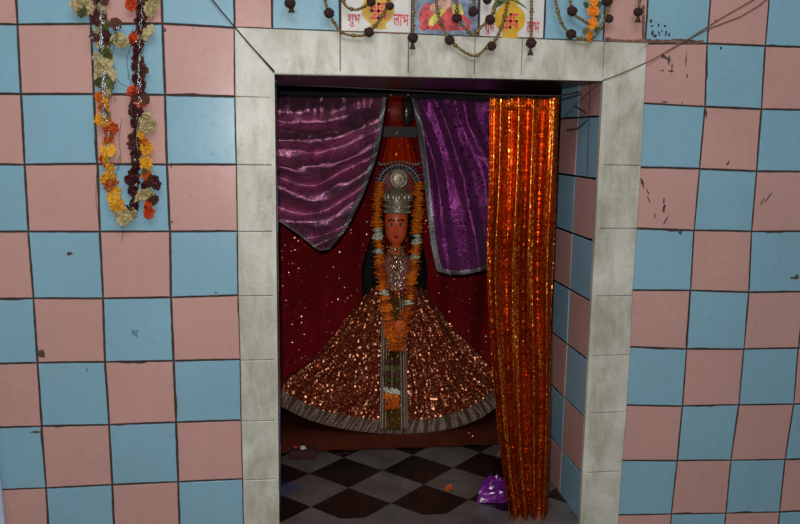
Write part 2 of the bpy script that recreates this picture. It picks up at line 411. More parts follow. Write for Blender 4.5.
for a in [(664,57,7,1.7,-.45),(669,61,1.2,5),(671,71,3,1),(661,71,3,1.2,.3),(654,70,3,.8,-.4),(686,60,.8,7),(687,76,.8,2),(660,74,.8,4,.6),(672,67,.7,6),
          (721,48,1.2,1.3),(716,21,1.5,1),(642.5,183,1.4,6,.35),(648,192,.8,4,.5),(664,208,1.6,4),(664,201,1,3),(666,220,.8,6,-.5),(680,232,2,3,.4),
          (664,364.5,2.6,2.2),(653,357,2,.8),(674,227,3,1,.5),(795,278,5,1.6),(797,276,2,2.5),(702,277,1.4,2.6),(706,113,1.2,5,.2),(728,163,1,3,-.4),
          (761,204,.8,8,-.5),(768,198,.7,8,-.6),(41,354,3.5,4),(69,254,3,1.8),(47,493,1,3),(36,432,4,1.2),(29,236,2,1),(165,30,1,2),(172,222,.8,1.2),
          (87,369,.8,3),(127,363,5,.8),(655,352,2.6,.8),(682,103,.6,1),(684,40,14,1.0,-.05),(641,140,.8,4),(643,80,1,5),(700,106,4,.9),(663,102,6,1),
          (655,216,.7,3),(649,200,.7,4,.5),(93,300,.8,3),(171,165,.8,3),(58,427,4,.8),(210,296,8,.8),(213,293,5,.7),(120,425,6,.8),(140,363,6,.7)]:
    blob(sb2, *a)
sb3 = MB()
for k in range(26): blob(sb3, 644 + k * 2.3, 42 + 1.6 * nz(k * .7, 1) - (1 if k < 14 else -.2), 2.8, 1.6 + nz(k, 4))
for k in range(16): blob(sb3, 607 + k * 2.3, 41.5 - max(0, 2.5 - k * .4) + nz(k * .7, 9), 2.4, 1.8)
for k in range(12): blob(sb3, 643.3 + nz(k, 3), 8 + k * 3, 1.5, 2.4, Y=-.0047)
def child_of(o, p):
    o.parent = p; return o
child_of(tag(sb.build('paint_drips', M_bluestain), 'blue-black paint drips'), wall)
child_of(tag(sb2.build('stain_marks', M_stain), 'dark chips and scuffs'), wall)
child_of(tag(sb3.build('cement_smear', M_cement), 'brown cement smears'), wall)
# grey smudge on one blue tile
gs = MB()
for a in [(124,336,6,3,-.3),(134,334,5,4,.8),(116,338,3,4,.4),(130,340,4,1.5)]: blob(gs, *a, n=18, jit=.45)
child_of(gs.build('grey_smudge', plain('grey_smudge', (96, 134, 146), .5)), wall)

# ------------------------------------------------------------------ marble door surround
def strip(name, pieces, lip=None):
    b = MB()
    for q in pieces:
        c = sum(q, Vector()) / 4
        b.slab([p + (c - p).normalized() * .0011 for p in q], (0, -1, 0), .014, .002, 0)
    if lip: lip(b)
    b2 = b.build(name, [M_marble, M_grout]); return tag(b2, kind='structure')
def V2(x, z): return Vector((x, -.001, z))
zrow = lambda i: ZO - S * i
outL = [corner('L', i, 3) for i in range(0, 12)]
pl = []
inL = OX0
pl.append([V2(outL[1].x, outL[1].z), V2(inL, outL[1].z - .002), V2(inL, OZ1), V2(outL[0].x, outL[0].z)])
for i in range(1, 10):
    pl.append([V2(outL[i + 1].x, outL[i + 1].z), V2(inL, outL[i + 1].z), V2(inL, outL[i].z), V2(outL[i].x, outL[i].z)])
def lipL(b): b.box((inL - .012, -.019, -.4), (inL, -.012, OZ1 + .0), 0)
strip('trim_1', pl, lipL)
ptop = []
xj = [outL[0].x, at(340, 40, 0).x, at(408, 50, 0).x, at(474, 50, 0).x, at(521, 50, 0).x, at(602, 60, 0).x, WR]
for k in range(6):
    x0, x1 = xj[k], xj[k + 1]; xb0 = inL if k == 0 else x0; xb1 = OX1 if k == 5 else x1
    ptop.append([V2(xb0, OZ1), V2(xb1, OZ1), V2(x1, ztop(x1)), V2(x0, ztop(x0))])
def lipT(b): b.box((inL, -.019, OZ1), (OX1, -.012, OZ1 + .010), 0)
strip('trim_2', ptop, lipT)
pr = []; outR = [corner('R', i, 0) for i in range(0, 12)]
joints = [ZO - .0, at(620, 165, 0).z, at(617, 228, 0).z, at(614, 295, 0).z, at(612, 354, 0).z, at(609, 411, 0).z, at(606, 470, 0).z, -.12, -.35]
def xo(z):
    for a, b in zip(outR, outR[1:]):
        if a.z >= z >= b.z: return a.x + (b.x - a.x) * (a.z - z) / (a.z - b.z)
    return outR[0].x
pr.append([V2(xo(joints[1]), joints[1]), V2(xo(joints[0]), zr), V2(xo(joints[0]), zr), V2(OX1, joints[1])])
pr[0] = [V2(OX1, joints[1]), V2(xo(joints[1]), joints[1]), V2(outR[0].x, zr), V2(OX1, OZ1)]
for a, b_ in zip(joints[1:], joints[2:]): pr.append([V2(OX1, b_), V2(xo(b_), b_), V2(xo(a), a), V2(OX1, a)])
def lipR(b):
    b.box((OX1, -.020, -.4), (OX1 + .016, -.012, OZ1), 0)
strip('trim_3', pr, lipR)
# right reveal, tiled
rv = MB(); XR = OX1 + .012
zt = -.8352 + ZO
for i in range(-5, 6):
    z1, z0 = zt - S * i, zt - S * (i + 1)
    z1 = min(z1, OZ1)
    if z0 >= OZ1: continue
    for c_, (y0, y1) in enumerate(((-.0, .215), (.215, .398))):
        q = [Vector((XR, y1, z0)), Vector((XR, y0, z0)), Vector((XR, y0, z1)), Vector((XR, y1, z1))]
        put_tile(rv, q, (i + c_) % 2, (-1, 0, 0))
rv.box((XR, -.012, -.4), (XR + .004, TH, OZ1), 2)
tag(rv.build('wall_reveal_right', [M_pink, M_blue, M_grout]), kind='structure')
# left reveal
rl = MB()
for i in range(-4, 6):
    z1, z0 = min(zt - S * i, OZ1), zt - S * (i + 1)
    if z0 >= OZ1: continue
    for c_, (y0, y1) in enumerate(((-.0, .215), (.215, .398))):
        q = [Vector((OX0 - .005, y0, z0)), Vector((OX0 - .005, y1, z0)), Vector((OX0 - .005, y1, z1)), Vector((OX0 - .005, y0, z1))]
        put_tile(rl, q, (i + c_) % 2, (1, 0, 0))
tag(rl.build('wall_reveal_left', [M_pink, M_blue, M_grout]), kind='structure')
# lintel underside and inner beam
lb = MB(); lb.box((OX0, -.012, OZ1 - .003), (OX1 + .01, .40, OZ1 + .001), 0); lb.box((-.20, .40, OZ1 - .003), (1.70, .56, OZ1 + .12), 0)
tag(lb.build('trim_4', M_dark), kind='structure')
# shrine room
BY = 1.30; RX0, RX1 = -.25, 1.75; CZ = OZ1 + .30
b = MB(); b.box((RX0, TH, -.05), (RX0 + .02, BY, CZ)); tag(b.build('wall_left', M_shade), kind='structure')
b = MB(); b.box((RX1, TH, -.05), (RX1 + .02, BY, CZ)); tag(b.build('wall_right', M_shade), kind='structure')
b = MB(); b.box((RX0, BY, -.05), (RX1 + .02, BY + .02, CZ)); tag(b.build('wall_back', M_shade), kind='structure')
b = MB(); b.box((RX0, .40, CZ), (RX1 + .02, BY + .02, CZ + .03)); tag(b.build('ceiling', M_shade), kind='structure')
b = MB(); b.box((RX0, .003, -.06), (RX1 + .02, BY + .02, 0)); tag(b.build('floor', M_floor), kind='structure')
# outer porch floor
b = MB(); b.box((-2.2, -4.5, -.83), (3.2, 0, -.8)); tag(b.build('floor_porch', plain('porch_stone_floor', (120, 112, 102), .7, nscale=8)), kind='structure')

# ------------------------------------------------------------------ low platform under the idol
pf = onz(345, 451, 0).y; PH = .055
pb = MB()
def pfn(s, t):
    x = .02 + 1.35 * s; 
    if t < .3: y = pf + .02 + (BY - .1 - pf) * (1 - t / .3); z = PH
    else:
        k = (t - .3) / .7; y = pf + .02 * (1 - k) + .006 * math.sin(s * 60) * k; z = PH * (1 - k) + .003
    return Vector((x, y, z + .002 * nz(x * 20, y * 20)))
tag(patch(pfn, 120, 12).build('low_platform', M_plinthc, solid=.006), 'low platform under a dark red-brown cloth across the back of the shrine floor', 'platform')

# ------------------------------------------------------------------ maroon backdrop
def bfn(s, t):
    x = -.18 + 1.85 * s; zt_ = at(400, 101, 1.2).z; z = zt_ - (zt_ - .05) * t
    return Vector((x, 1.19 + .022 * math.sin(x * 30 + 3 * nz(x * 2, z * 2)) + .04 * nz(x * 4, z * 2.5, 3), z))
tag(patch(bfn, 170, 60).build('backdrop_cloth', M_maroon, solid=.002), 'dark maroon backdrop cloth dotted with sequins hanging behind the idol', 'cloth')

# ------------------------------------------------------------------ purple drapes
YP = .72
topL = [(255, 97), (320, 98), (386, 97)]; leftL = [(255, 97), (255, 150), (255, 208)]
rightL = [(386, 97), (382, 128), (375, 160), (361, 198), (345, 230), (329, 249)]
botL = [(255, 208), (280, 222), (303, 238), (318, 250), (329, 249)]
def foldL(s, t, p):
    top = max(0, 1 - t / .22)
    sag = 26 * (1 - (2 * s - .9) ** 2)
    ph = (p.y - sag + 10 * nz(p.x * .02, p.y * .02)) / 4.8
    a = .026 * math.sin(ph) + .006 * math.sin(ph * 1.9 + 2 + 3 * nz(p.x * .03, p.y * .03, 2))
    a *= (.5 + .9 * (.5 + nz(p.x * .011 + 3, p.y * .012))) * 1.0
    v = .012 * math.sin(p.x / 3.1 + 2 * nz(p.x * .05, 1.3)) 
    return YP - .05 * math.sin(PI * min(1, t * 1.1)) + a * (1 - top) + v * top + .02 * nz(p.x * .04, p.y * .05, 7) + .10 * max(0, 1 - s * 2) * 0
def fabL(s, t):
    p = coons(topL, botL, leftL, rightL, s, t); return at(p.x, p.y, foldL(s, t, p))
dl = patch(fabL, 150, 150).build('purple_drape', M_purple, solid=.0015)
tag(dl, 'purple satin drape with silver edge swagged to the left of the idol', 'curtain')
def trim_fn(fn, s0, s1, t0, t1, off, wob=0):
    def g(s, t):
        p = fn(s0 + (s1 - s0) * s, t0 + (t1 - t0) * t); return p + Vector((0, -off, 0))
    return g
def edge_tr(fn, name, parent, mat, s0, s1, t0, t1, nu, nv, off=.005):
    return child_of(patch(trim_fn(fn, s0, s1, t0, t1, off), nu, nv).build(name, mat, solid=.002), parent)
edge_tr(fabL, 'silver_trim', dl, M_lace, .945, 1.01, 0, 1, 8, 120)
edge_tr(fabL, 'lower_trim', dl, M_lace, 0, 1, .975, 1.0, 120, 3)
topR = [(412, 98), (460, 100), (515, 103)]; leftR = [(412, 98), (417, 128), (422, 165), (427, 208), (431, 245), (437, 271)]
botR = [(437, 271), (452, 274), (470, 273), (515, 262)]; rightR = [(515, 103), (515, 180), (515, 262)]
def foldR(s, t, p):
    top = max(0, 1 - t / .2)
    ph = (p.x - 412 - .42 * (p.y - 92) * (1 - .45 * t) + 9 * nz(p.x * .02, p.y * .015, 5)) / 4.6
    a = .028 * math.sin(ph) + .008 * math.sin(ph * 2.1 + 1)
    a *= (.45 + (.5 + nz(p.x * .014, p.y * .01, 9)) * .7)
    return YP - .03 * math.sin(PI * t) + a + .012 * top * math.sin(p.x / 3) + .02 * nz(p.x * .04, p.y * .03, 4)
def fabR(s, t):
    p = coons(topR, botR, leftR, rightR, s, t); return at(p.x, p.y, foldR(s, t, p))
dr = patch(fabR, 130, 150).build('purple_drape', M_purple2, solid=.0015)
tag(dr, 'purple brocade drape with silver edge hanging between the idol and the orange curtain', 'curtain')
edge_tr(fabR, 'silver_trim', dr, M_lace, -.01, .085, 0, 1, 8, 120)
edge_tr(fabR, 'lower_trim', dr, M_lace, 0, 1, .965, 1.01, 110, 5)

# ------------------------------------------------------------------ orange curtain on its wire
YC = .045
topC = [(490, 97), (505, 99), (520, 97), (538, 99), (559, 97)]
leftC = [(490, 97), (489, 180), (487, 260), (490, 330), (496, 410), (506, 490), (515, 545)]
rightC = [(559, 97), (557, 170), (554, 250), (551, 330), (550, 420), (548, 500), (546, 545)]
botC = [(515, 545), (525, 545), (535, 545), (546, 545)]
def fabC(s, t):
    p = coons(topC, botC, leftC, rightC, s, t)
    ss = s + .03 * nz(s * 3, t * 3) + .10 * t * nz(s * 2, t * 1.6, 4)
    a = .030 * math.sin(ss * 2 * PI * 4.2 + 1.2 * nz(t * 2.2, 3)) + .007 * math.sin(ss * 2 * PI * 9.3 + 4 * t) + .0012 * math.sin(ss * 2 * PI * 23) + .014 * nz(s * 6, t * 5, 2) + .010 * nz(s * 14, t * 9, 8) * t
    a *= .45 + .40 * min(1, t * 4)
    return at(p.x, p.y, YC + a * (1 if t > .03 else .6))
oc = patch(fabC, 150, 170).build('orange_curtain', M_orange, solid=.0015)
tag(oc, 'shiny orange and gold curtain gathered at the right side of the doorway', 'curtain')
w = MB(); w.tube([at(262, 84, YC + .0), at(330, 86.5, YC), at(420, 91, YC), at(490, 94.5, YC), at(560, 96, YC), at(580, 92, YC - .03)], .0028, 6)
rodo = tag(w.build('curtain_wire', M_rod), 'thin dark curtain wire stretched under the lintel', 'wire')
for k in range(9):
    p = at(492 + k * 8, 96.5, YC)
    rg = MB()
    rg.tube([p + Vector((0, math.sin(a) * .008, math.cos(a) * .008)) for a in [i * PI / 5 for i in range(11)]], .0012, 5)
    child_of(rg.build('curtain_ring', M_rod), oc)

# ------------------------------------------------------------------ flowers
def flower_mesh(name, mat, layers=5, per=10, spread=1.0, flat=.7, seed=1):
    rnd = random.Random(seed); b = MB()
    b.ball((0, 0, 0), .45, 8, 0, (1, 1, .7))
    for L in range(layers):
        el = -.25 + 1.5 * L / (layers - 1 if layers > 1 else 1)
        n = max(5, int(per * math.cos(max(0, el) * .85)))
        for k in range(n):
            az = 2 * PI * (k + .5 * (L % 2) + rnd.uniform(-.2, .2)) / n; r = spread * (1 - .12 * L) * rnd.uniform(.85, 1.1)
            d = Vector((math.cos(az) * math.cos(el), math.sin(az) * math.cos(el), math.sin(el) * flat))
            side = Vector((-math.sin(az), math.cos(az), 0)); up = d.cross(side).normalized()
            wd = .34 * rnd.uniform(.8, 1.2); cu = rnd.uniform(-.1, .18)
            v = [d * .2 - side * wd * .3, d * .2 + side * wd * .3, d * r * .7 + side * wd + up * .05, d * r * .7 - side * wd + up * .05,
                 d * r + side * wd * .5 + up * cu, d * r - side * wd * .5 + up * (cu + rnd.uniform(-.08, .08)), d * r * .7 - up * .06]
            b.add(v, [(0, 1, 6), (1, 2, 6), (0, 6, 3), (6, 2, 4), (6, 5, 3), (6, 4, 5)])
    me = bpy.data.meshes.new(name); me.from_pydata(b.v, [], b.f); me.materials.append(mat)
    return me
FM = {}
for nm, mt in (('orange', M_orangeF), ('dull', M_orangeD), ('yellow', M_yellowF), ('cream', M_creamF), ('brown', M_brownF), ('maroon', M_maroonF), ('red', M_redF), ('white', M_whiteF), ('leaf', M_leafF)):
    FM[nm] = [flower_mesh(nm + '_flower', mt, 4, 9, 1, .8, s) for s in (1, 2)]
PN = {'orange': 'marigold_flower', 'dull': 'marigold_flower', 'yellow': 'yellow_marigold', 'cream': 'cream_flower', 'brown': 'dried_flower', 'maroon': 'dried_rose', 'red': 'red_flower', 'white': 'white_flower', 'leaf': 'dried_leaf'}
def flower(kind, pos, r, parent, rot=None, squash=1):
    o = bpy.data.objects.new(PN[kind], random.choice(FM[kind])); C.objects.link(o)
    o.parent = parent; o.location = Vector(pos) - W(parent)
    o.rotation_euler = rot or (random.uniform(.8, 2.2), random.uniform(-.5, .5), random.uniform(0, 6))
    o.scale = (r, r, r * squash); return o

# ---- dried garland hung on the left wall
g = empty('flower_garland', at(124, 214, -.03), 'long drying flower garland with tinsel hanging on the tiled wall left of the doorway', 'garland')
YG = -.028
strL = [(100, -14), (101, 15), (101, 40), (103, 65), (104, 90), (103, 110), (108, 130), (107, 155), (109, 175), (113, 195), (120, 210)]
strR = [(141, -14), (142, 12), (140, 35), (139, 60), (139, 85), (138, 100), (137, 120), (137, 140), (136, 160), (134, 180), (133, 200), (128, 212)]
strR2 = [(147, 118), (145, 135), (147, 150), (145, 165), (147, 176), (148, 190), (149, 205)]
def pix(pl_, t, Y): q = poly(pl_, t); return at(q.x, q.y, Y), q
tb = MB()
for s_ in (strL, strR, strR2): tb.tube([at(*pix(s_, t / 30, YG)[1][:], YG + .004) for t in range(31)] if False else [pix(s_, t / 30, YG + .004)[0] for t in range(31)], .0014, 5)
tb.tube([at(120, 210, YG), at(124, 214, YG), at(128, 212, YG)], .0014, 5)
tb.build('thread', M_creamF, g)
rr = random.Random(3)
nL = 48
for k in range(nL):
    t = k / (nL - 1); p, q = pix(strL, t, YG + rr.uniform(-.010, .008))
    if q.y < 16: kd = rr.choice(['maroon', 'brown', 'cream', 'brown'])
    elif q.y < 44: kd = rr.choice(['brown', 'cream', 'maroon', 'leaf', 'cream'])
    elif q.y < 93: kd = rr.choice(['cream', 'cream', 'cream', 'leaf'])
    elif q.y < 112: kd = rr.choice(['orange', 'dull', 'yellow'])
    else: kd = rr.choice(['yellow', 'yellow', 'dull', 'red', 'yellow', 'leaf'])
    dx = rr.uniform(-4.0, 4.0) if q.y < 95 else rr.uniform(-2.2, 2.2)
    flower(kd, at(q.x + dx, q.y, YG + rr.uniform(-.01, .008)), rr.uniform(.018, .024) * (1.15 if q.y < 95 else 1), g)
nR = 50
for k in range(nR):
    t = k / (nR - 1); p, q = pix(strR, t, YG)
    if q.y < 105: kd = rr.choice(['maroon', 'maroon', 'brown', 'maroon', 'brown'])
    else: kd = rr.choice(['maroon', 'brown', 'maroon'])
    flower(kd, at(q.x + rr.uniform(-3, 3), q.y, YG + rr.uniform(-.01, .008)), rr.uniform(.018, .023), g)
for x, y, kd, r in [(133, 38, 'red', .02), (134, 92, 'red', .021), (141, 102, 'red', .019), (131, 5, 'red', .017), (150, 10, 'cream', .024), (153, 4, 'cream', .02), (143, 100, 'brown', .02),
                    (78, 5, 'cream', .021), (84, 2, 'cream', .024), (81, 10, 'leaf', .018), (88, 8, 'cream', .017), (119, 40, 'cream', .022), (124, 43, 'cream', .017), (114, 38, 'leaf', .018), (116, 24, 'brown', .017),
                    (143, 34, 'cream', .018), (149, 30, 'cream', .016), (146, 120, 'cream', .021), (149, 126, 'cream', .022), (143, 127, 'cream', .018), (142, 135, 'yellow', .018), (146, 148, 'yellow', .02), (143, 143, 'dull', .017),
                    (146, 163, 'yellow', .019), (144, 172, 'leaf', .016), (147, 176, 'dull', .019), (152, 181, 'brown', .021), (156, 184, 'maroon', .016), (129, 180, 'maroon', .015), (146, 185, 'maroon', .018), (137, 197, 'cream', .016), (144, 195, 'cream', .019), (150, 194, 'cream', .019), (153, 200, 'brown', .018), (148, 205, 'red', .021), (149, 213, 'red', .018),
                    (119, 213, 'cream', .022), (126, 215, 'cream', .023), (132, 212, 'cream', .021), (123, 220, 'cream', .018), (110, 75, 'cream', .02), (107, 60, 'cream', .021), (96, 36, 'maroon', .017), (99, 82, 'leaf', .015),
                    (111, 129, 'red', .022), (103, 158, 'red', .015), (100, 120, 'yellow', .016)]:
    flower(kd, at(x, y, YG - .006), r * 1.12, g)
# tinsel ribbons and stray threads
for k, (pl_, n_) in enumerate(((strL, 5), (strL, 4), (strR, 3))):
    for q_ in range(n_):
        b = MB(); t0 = rr.uniform(0, .25); t1 = rr.uniform(.5, .95); pts = []
        for i in range(60):
            t = t0 + (t1 - t0) * i / 59; qq = poly(pl_, t)
            pts.append(at(qq.x + 5.5 * nz(i * .33, q_ * 7 + k * 3), qq.y + 2 * nz(i * .5, q_ * 3 + 50), YG - .012 + .01 * nz(i * .4, q_ * 5 + 20)))
        b.tube(pts, .0011, 4, 0); b.build('tinsel_strand', M_tinsel, g)
b = MB()
for p in ([(116, 30), (113, 55), (117, 80), (131, 88)], [(120, 155), (115, 180), (112, 195)], [(124, 215), (123, 230), (122, 242)], [(97, 170), (96, 200), (100, 224)], [(135, 90), (138, 110), (146, 120)], [(133, 40), (127, 60), (131, 85)], [(122, 118), (119, 140), (121, 158), (118, 170)]):
    b.tube([pix(p, i / 12, YG + .006)[0] for i in range(13)], .0006, 4)
b.build('loose_thread', M_wireb, g)
for x, y in ((128, 75), (97, 62), (92, 38), (131, 118), (134, 156), (135, 160), (136, 185), (125, 224), (107, 190), (115, 100), (118, 28)):
    b = MB(); c = at(x, y, YG - .012)
    b.add([c + Vector((-.004, 0, -.003)), c + Vector((.004, -.003, -.004)), c + Vector((.003, .001, .006)), c + Vector((-.003, -.003, .004))], [(0, 1, 2, 3)])
    b.build('tinsel_scrap', M_tinsel, g, solid=.0006)

# ---- bead and pompom toran along the top of the doorway
tr = empty('door_toran', at(470, -8, -.03), 'brown pompom and gold bead toran strung above the doorway', 'door hanging')
YT = -.034
strands = [[(326, -14), (325, 0), (329, 13), (335, 24), (341, 32), (350, 35), (362, 35.5), (369, 32), (378, 22), (386, 8), (391, -12)],
           [(341, -12), (344, 3), (351, 9), (359, 9), (367, 4), (372, -6)],
           [(413, -14), (413, 5), (413, 22), (413, 38)],
           [(453, -14), (457, 5), (457, 18), (465, 28), (473, 35), (482, 26), (490, 19), (496, 5), (499, -12)],
           [(475, -14), (474, 0), (473, 11)],
           [(441, 25), (449, 38), (460, 49), (475, 56), (486, 48), (494, 42), (501, 28), (506, 10), (510, -12)],
           [(435, -14), (437, 8), (441, 25)],
           [(531, -14), (531.5, 10), (531, 30), (531, 43)],
           [(553, -14), (557, 8), (562, 24), (571, 34), (580, 38.5), (590, 39), (600, 29), (605, 18), (613, -4), (616, -14)],
           [(569, -14), (572, 11), (581, 19), (590, 24), (598, 20)],
           [(640, -14), (639.5, 0), (638, 14)], [(290, -14), (290, 2)], [(606, -14), (607, 2)]]
# the string the toran hangs from
b = MB(); b.tube([pix([(270, -12), (380, -15), (500, -13), (650, -11)], i / 20, YT)[0] for i in range(21)], .002, 6); b.build('cord', M_bead, tr)
for pl_ in strands:
    b = MB(); Ltot = sum((Vector(a) - Vector(c)).length for a, c in zip(pl_, pl_[1:])); n = max(3, int(Ltot / 3.1))
    b.tube([pix(pl_, i / (n * 2), YT)[0] for i in range(n * 2 + 1)], .0034, 6)
    for i in range(n + 1):
        p, _ = pix(pl_, i / n, YT); r = .0056 if i % 4 else .0078
        b.ball(p, r, 7, 0, (1, 1, .8 if i % 3 else .5))
    b.build('bead_strand', M_bead, tr)
poms = [(329, 13, 5.6), (369, 32, 5.6), (371, 2, 5), (413, 38, 5.8), (457, 18, 5.6), (473, 11.5, 5.6), (490, 19.5, 5.8), (449.5, 40, 5.6), (491.5, 46, 5.4), (531, 43, 6), (571, 34, 5.8), (572, 11, 5.8), (609, 18.5, 5), (638, 12, 5.2), (290, 3, 6), (607, 1, 6), (487, 0, 5), (390, 6, 4.5)]
for x, y, r in poms:
    b = MB(); c = at(x, y, YT - .002); R_ = r * 2.5 / FOC
    b.ball(c, R_ * .88, 14, 0, (1, 1, .85), .10)
    for k in range(70):
        a = random.uniform(0, 2 * PI); e = random.uniform(-1.4, 1.4); d = Vector((math.cos(a) * math.cos(e), math.sin(a) * math.cos(e), math.sin(e) * .85))
        sd = d.cross(Vector((0, 0, 1))).normalized() * .0016
        b.add([c + d * R_ * .7 - sd, c + d * R_ * .7 + sd, c + d * R_ * 1.12], [(0, 1, 2)])
    b.build('pompom', M_pom, tr)
for x, y in ((412.5, 46), (530.5, 52), (291.5, 9), (638, 19)):
    b = MB(); c = at(x, y, YT - .001)
    b.lathe([(.0015, .012), (.003, .009), (.005, .002), (.009, -.007), (.010, -.009), (.004, -.009)], c, 12)
    b.build('bell', metal('dark_brass', (90, 70, 48), .45), tr)
mg = empty('marigold_string', at(592, 40, -.035), 'short string of fresh orange marigolds hanging at the right end of the toran', 'garland')
b = MB(); b.tube([at(593, -14, -.035), at(593, 12, -.035), at(592, 25, -.035), at(590, 38, -.035)], .0012, 5); b.build('thread', M_creamF, mg)
for x, y, r in ((592, -8, .019), (594, 1, .016), (593, 11, .0195), (592.5, 23.5, .019), (590, 37, .0205)): flower('orange', at(x, y, -.04), r, mg, (PI / 2, 0, random.uniform(0, 6)), .9)
for x, y in ((586, 5), (599, 4), (597, 30), (586, 31), (598, 17)): flower('leaf', at(x, y, -.03), .011, mg)

# ------------------------------------------------------------------ printed stickers on the tiles above the door
def flat_poly(b, pts, Y, mi=0):
    v = [at(x, y, Y) for x, y in pts]; b.add(v, [tuple(range(len(v)))[::-1]], mi)
def disc(cx, cy, rx, ry, n=24, a0=0, a1=2 * PI): return [(cx + rx * math.cos(a0 + (a1 - a0) * i / n), cy + ry * math.sin(a0 + (a1 - a0) * i / n)) for i in range(n)]
def sheet(name, k, mat, label, cat):
    x0, x1 = xs_top[k] + .004, xs_top[k + 1] - .004
    b = MB(); b.box((x0, -.0065, ztop(x0) + .004), (x1, -.0042, ztop(x0) + S - .004)); o = b.build(name, mat); return tag(o, label, cat)
def text_mesh(body, cx, cy, hpx, Y, mat, parent, w=None):
    cu = bpy.data.curves.new('t', 'FONT'); cu.body = body; cu.extrude = .002; cu.align_x = 'CENTER'; cu.size = 1; cu.offset = .012
    o = bpy.data.objects.new('t', cu); C.objects.link(o)
    dg = bpy.context.evaluated_depsgraph_get(); me = bpy.data.meshes.new_from_object(o.evaluated_get(dg))
    bpy.data.objects.remove(o)
    xs = [v.co.x for v in me.vertices] or [0]; ys = [v.co.y for v in me.vertices] or [0]
    if not me.vertices: return
    H = max(ys) - min(ys); k = (2.47 / FOC) * hpx / H; c = at(cx, cy, Y); kx = k if not w else (2.47 / FOC) * w / (max(xs) - min(xs))
    off = W(parent)
    for v in me.vertices:
        v.co = Vector((c.x + (v.co.x - (max(xs) + min(xs)) / 2) * kx, Y - v.co.z * .2, c.z + (v.co.y - (max(ys) + min(ys)) / 2) * k)) - off
    me.materials.clear(); me.materials.append(mat); n = bpy.data.objects.new('lettering', me); C.objects.link(n); n.parent = parent; return n
def emblem(cx, cy, r, Y, parent):
    b = MB(); k = 2.47 / FOC; c = at(cx, cy, Y); w_ = r * .14 * k; R_ = r * k
    def bar(x0, z0, x1, z1): b.box((c.x + min(x0, x1) - w_, Y - .0004, c.z + min(z0, z1) - w_), (c.x + max(x0, x1) + w_, Y, c.z + max(z0, z1) + w_))
    bar(-R_ * .8, 0, R_ * .8, 0); bar(0, -R_ * .8, 0, R_ * .8)
    bar(0, R_ * .8, R_ * .8, R_ * .8); bar(R_ * .8, 0, R_ * .8, -R_ * .8); bar(0, -R_ * .8, -R_ * .8, -R_ * .8); bar(-R_ * .8, 0, -R_ * .8, R_ * .8)
    for sx in (-1, 1):
        for sz in (-1, 1): b.box((c.x + sx * R_ * .42 - w_, Y - .0004, c.z + sz * R_ * .42 - w_), (c.x + sx * R_ * .42 + w_, Y, c.z + sz * R_ * .42 + w_))
    return child_of(b.build('pot_emblem', M_redink), parent)
def kalash(k, cx, cy, r, t1, t2, label):
    st = sheet('auspicious_sticker', k, M_cream, label, 'sticker')
    b = MB(); Y = -.0072
    flat_poly(b, disc(cx, cy, r, r * .98, 28), Y, 0)
    flat_poly(b, [(cx - 7, cy + r - 2), (cx + 7, cy + r - 2), (cx + 9, cy + r + 3.5), (cx - 9, cy + r + 3.5)], Y + .0001, 0)
    flat_poly(b, [(cx - 10, cy - r - 4), (cx + 10, cy - r - 4), (cx + 7, cy - r + 3), (cx - 7, cy - r + 3)], Y + .0001, 0)
    child_of(b.build('printed_pot', M_ochre), st)
    b = MB()
    for a in (-1.2, -.8, -.35, .35, .8, 1.2):
        x1, y1 = cx + math.sin(a) * 20, cy - r - 3 - math.cos(a) * 13 + 6
        flat_poly(b, [(cx + math.sin(a) * 5 - 2, cy - r - 3), (cx + math.sin(a) * 14 - 3, (y1 + cy - r) / 2), (x1, y1 + 8), (cx + math.sin(a) * 12 + 3, (y1 + cy - r) / 2 + 3)], Y - .0001, 0)
    child_of(b.build('printed_leaves', M_greenink), st)
    emblem(cx + .5, cy + 2, r * .5, Y - .0002, st)
    text_mesh('शुभ', t1[0], t1[1], t1[2], Y, M_redink, st, t1[3]); text_mesh('लाभ', t2[0], t2[1], t2[2], Y, M_redink, st, t2[3])
    return st
kalash(2, 378, 9, 16.5, (354, 20.5, 12, 12), (401, 20, 11, 15), 'cream sticker with ochre pot and red lettering, the left one above the doorway')
kalash(4, 510, 19, 15.5, (489.5, 29, 11, 10), (533, 27.5, 11, 13), 'cream sticker with ochre pot and red lettering, the right one above the doorway')
ps = sheet('devotional_print', 3, M_bluegrey, 'small colourful devotional picture of a red and pink lotus seat between the two pot stickers', 'picture')
b = MB(); Y = -.0072
flat_poly(b, [(419, 12), (425, 4), (436, 3), (450, 6), (462, 12), (471, 22), (469, 30), (448, 31), (424, 28), (419, 20)], Y, 0)
for cx in (424, 432, 441, 450, 459, 466): flat_poly(b, [(cx - 5, 28), (cx, 17), (cx + 5, 28.5), (cx, 31)], Y - .0002, 0)
flat_poly(b, [(429, 20), (436, 12), (443, 8), (446, 10), (440, 18), (433, 26), (429, 25)], Y - .0004, 1)
flat_poly(b, [(452, 4), (461, 4), (464, 14), (457, 18), (452, 12)], Y - .0004, 1)
flat_poly(b, disc(443, 3, 9, 7, 18), Y - .0003, 2); flat_poly(b, disc(448, -12, 14, 12, 18), Y - .0003, 2)
flat_poly(b, disc(434, 8, 4, 5, 12), Y - .0005, 2); flat_poly(b, disc(462, 24, 4, 4, 12), Y - .0005, 3)
child_of(b.build('printed_figure', [M_pinkink, M_yellowink, M_beige, M_bluegrey]), ps)

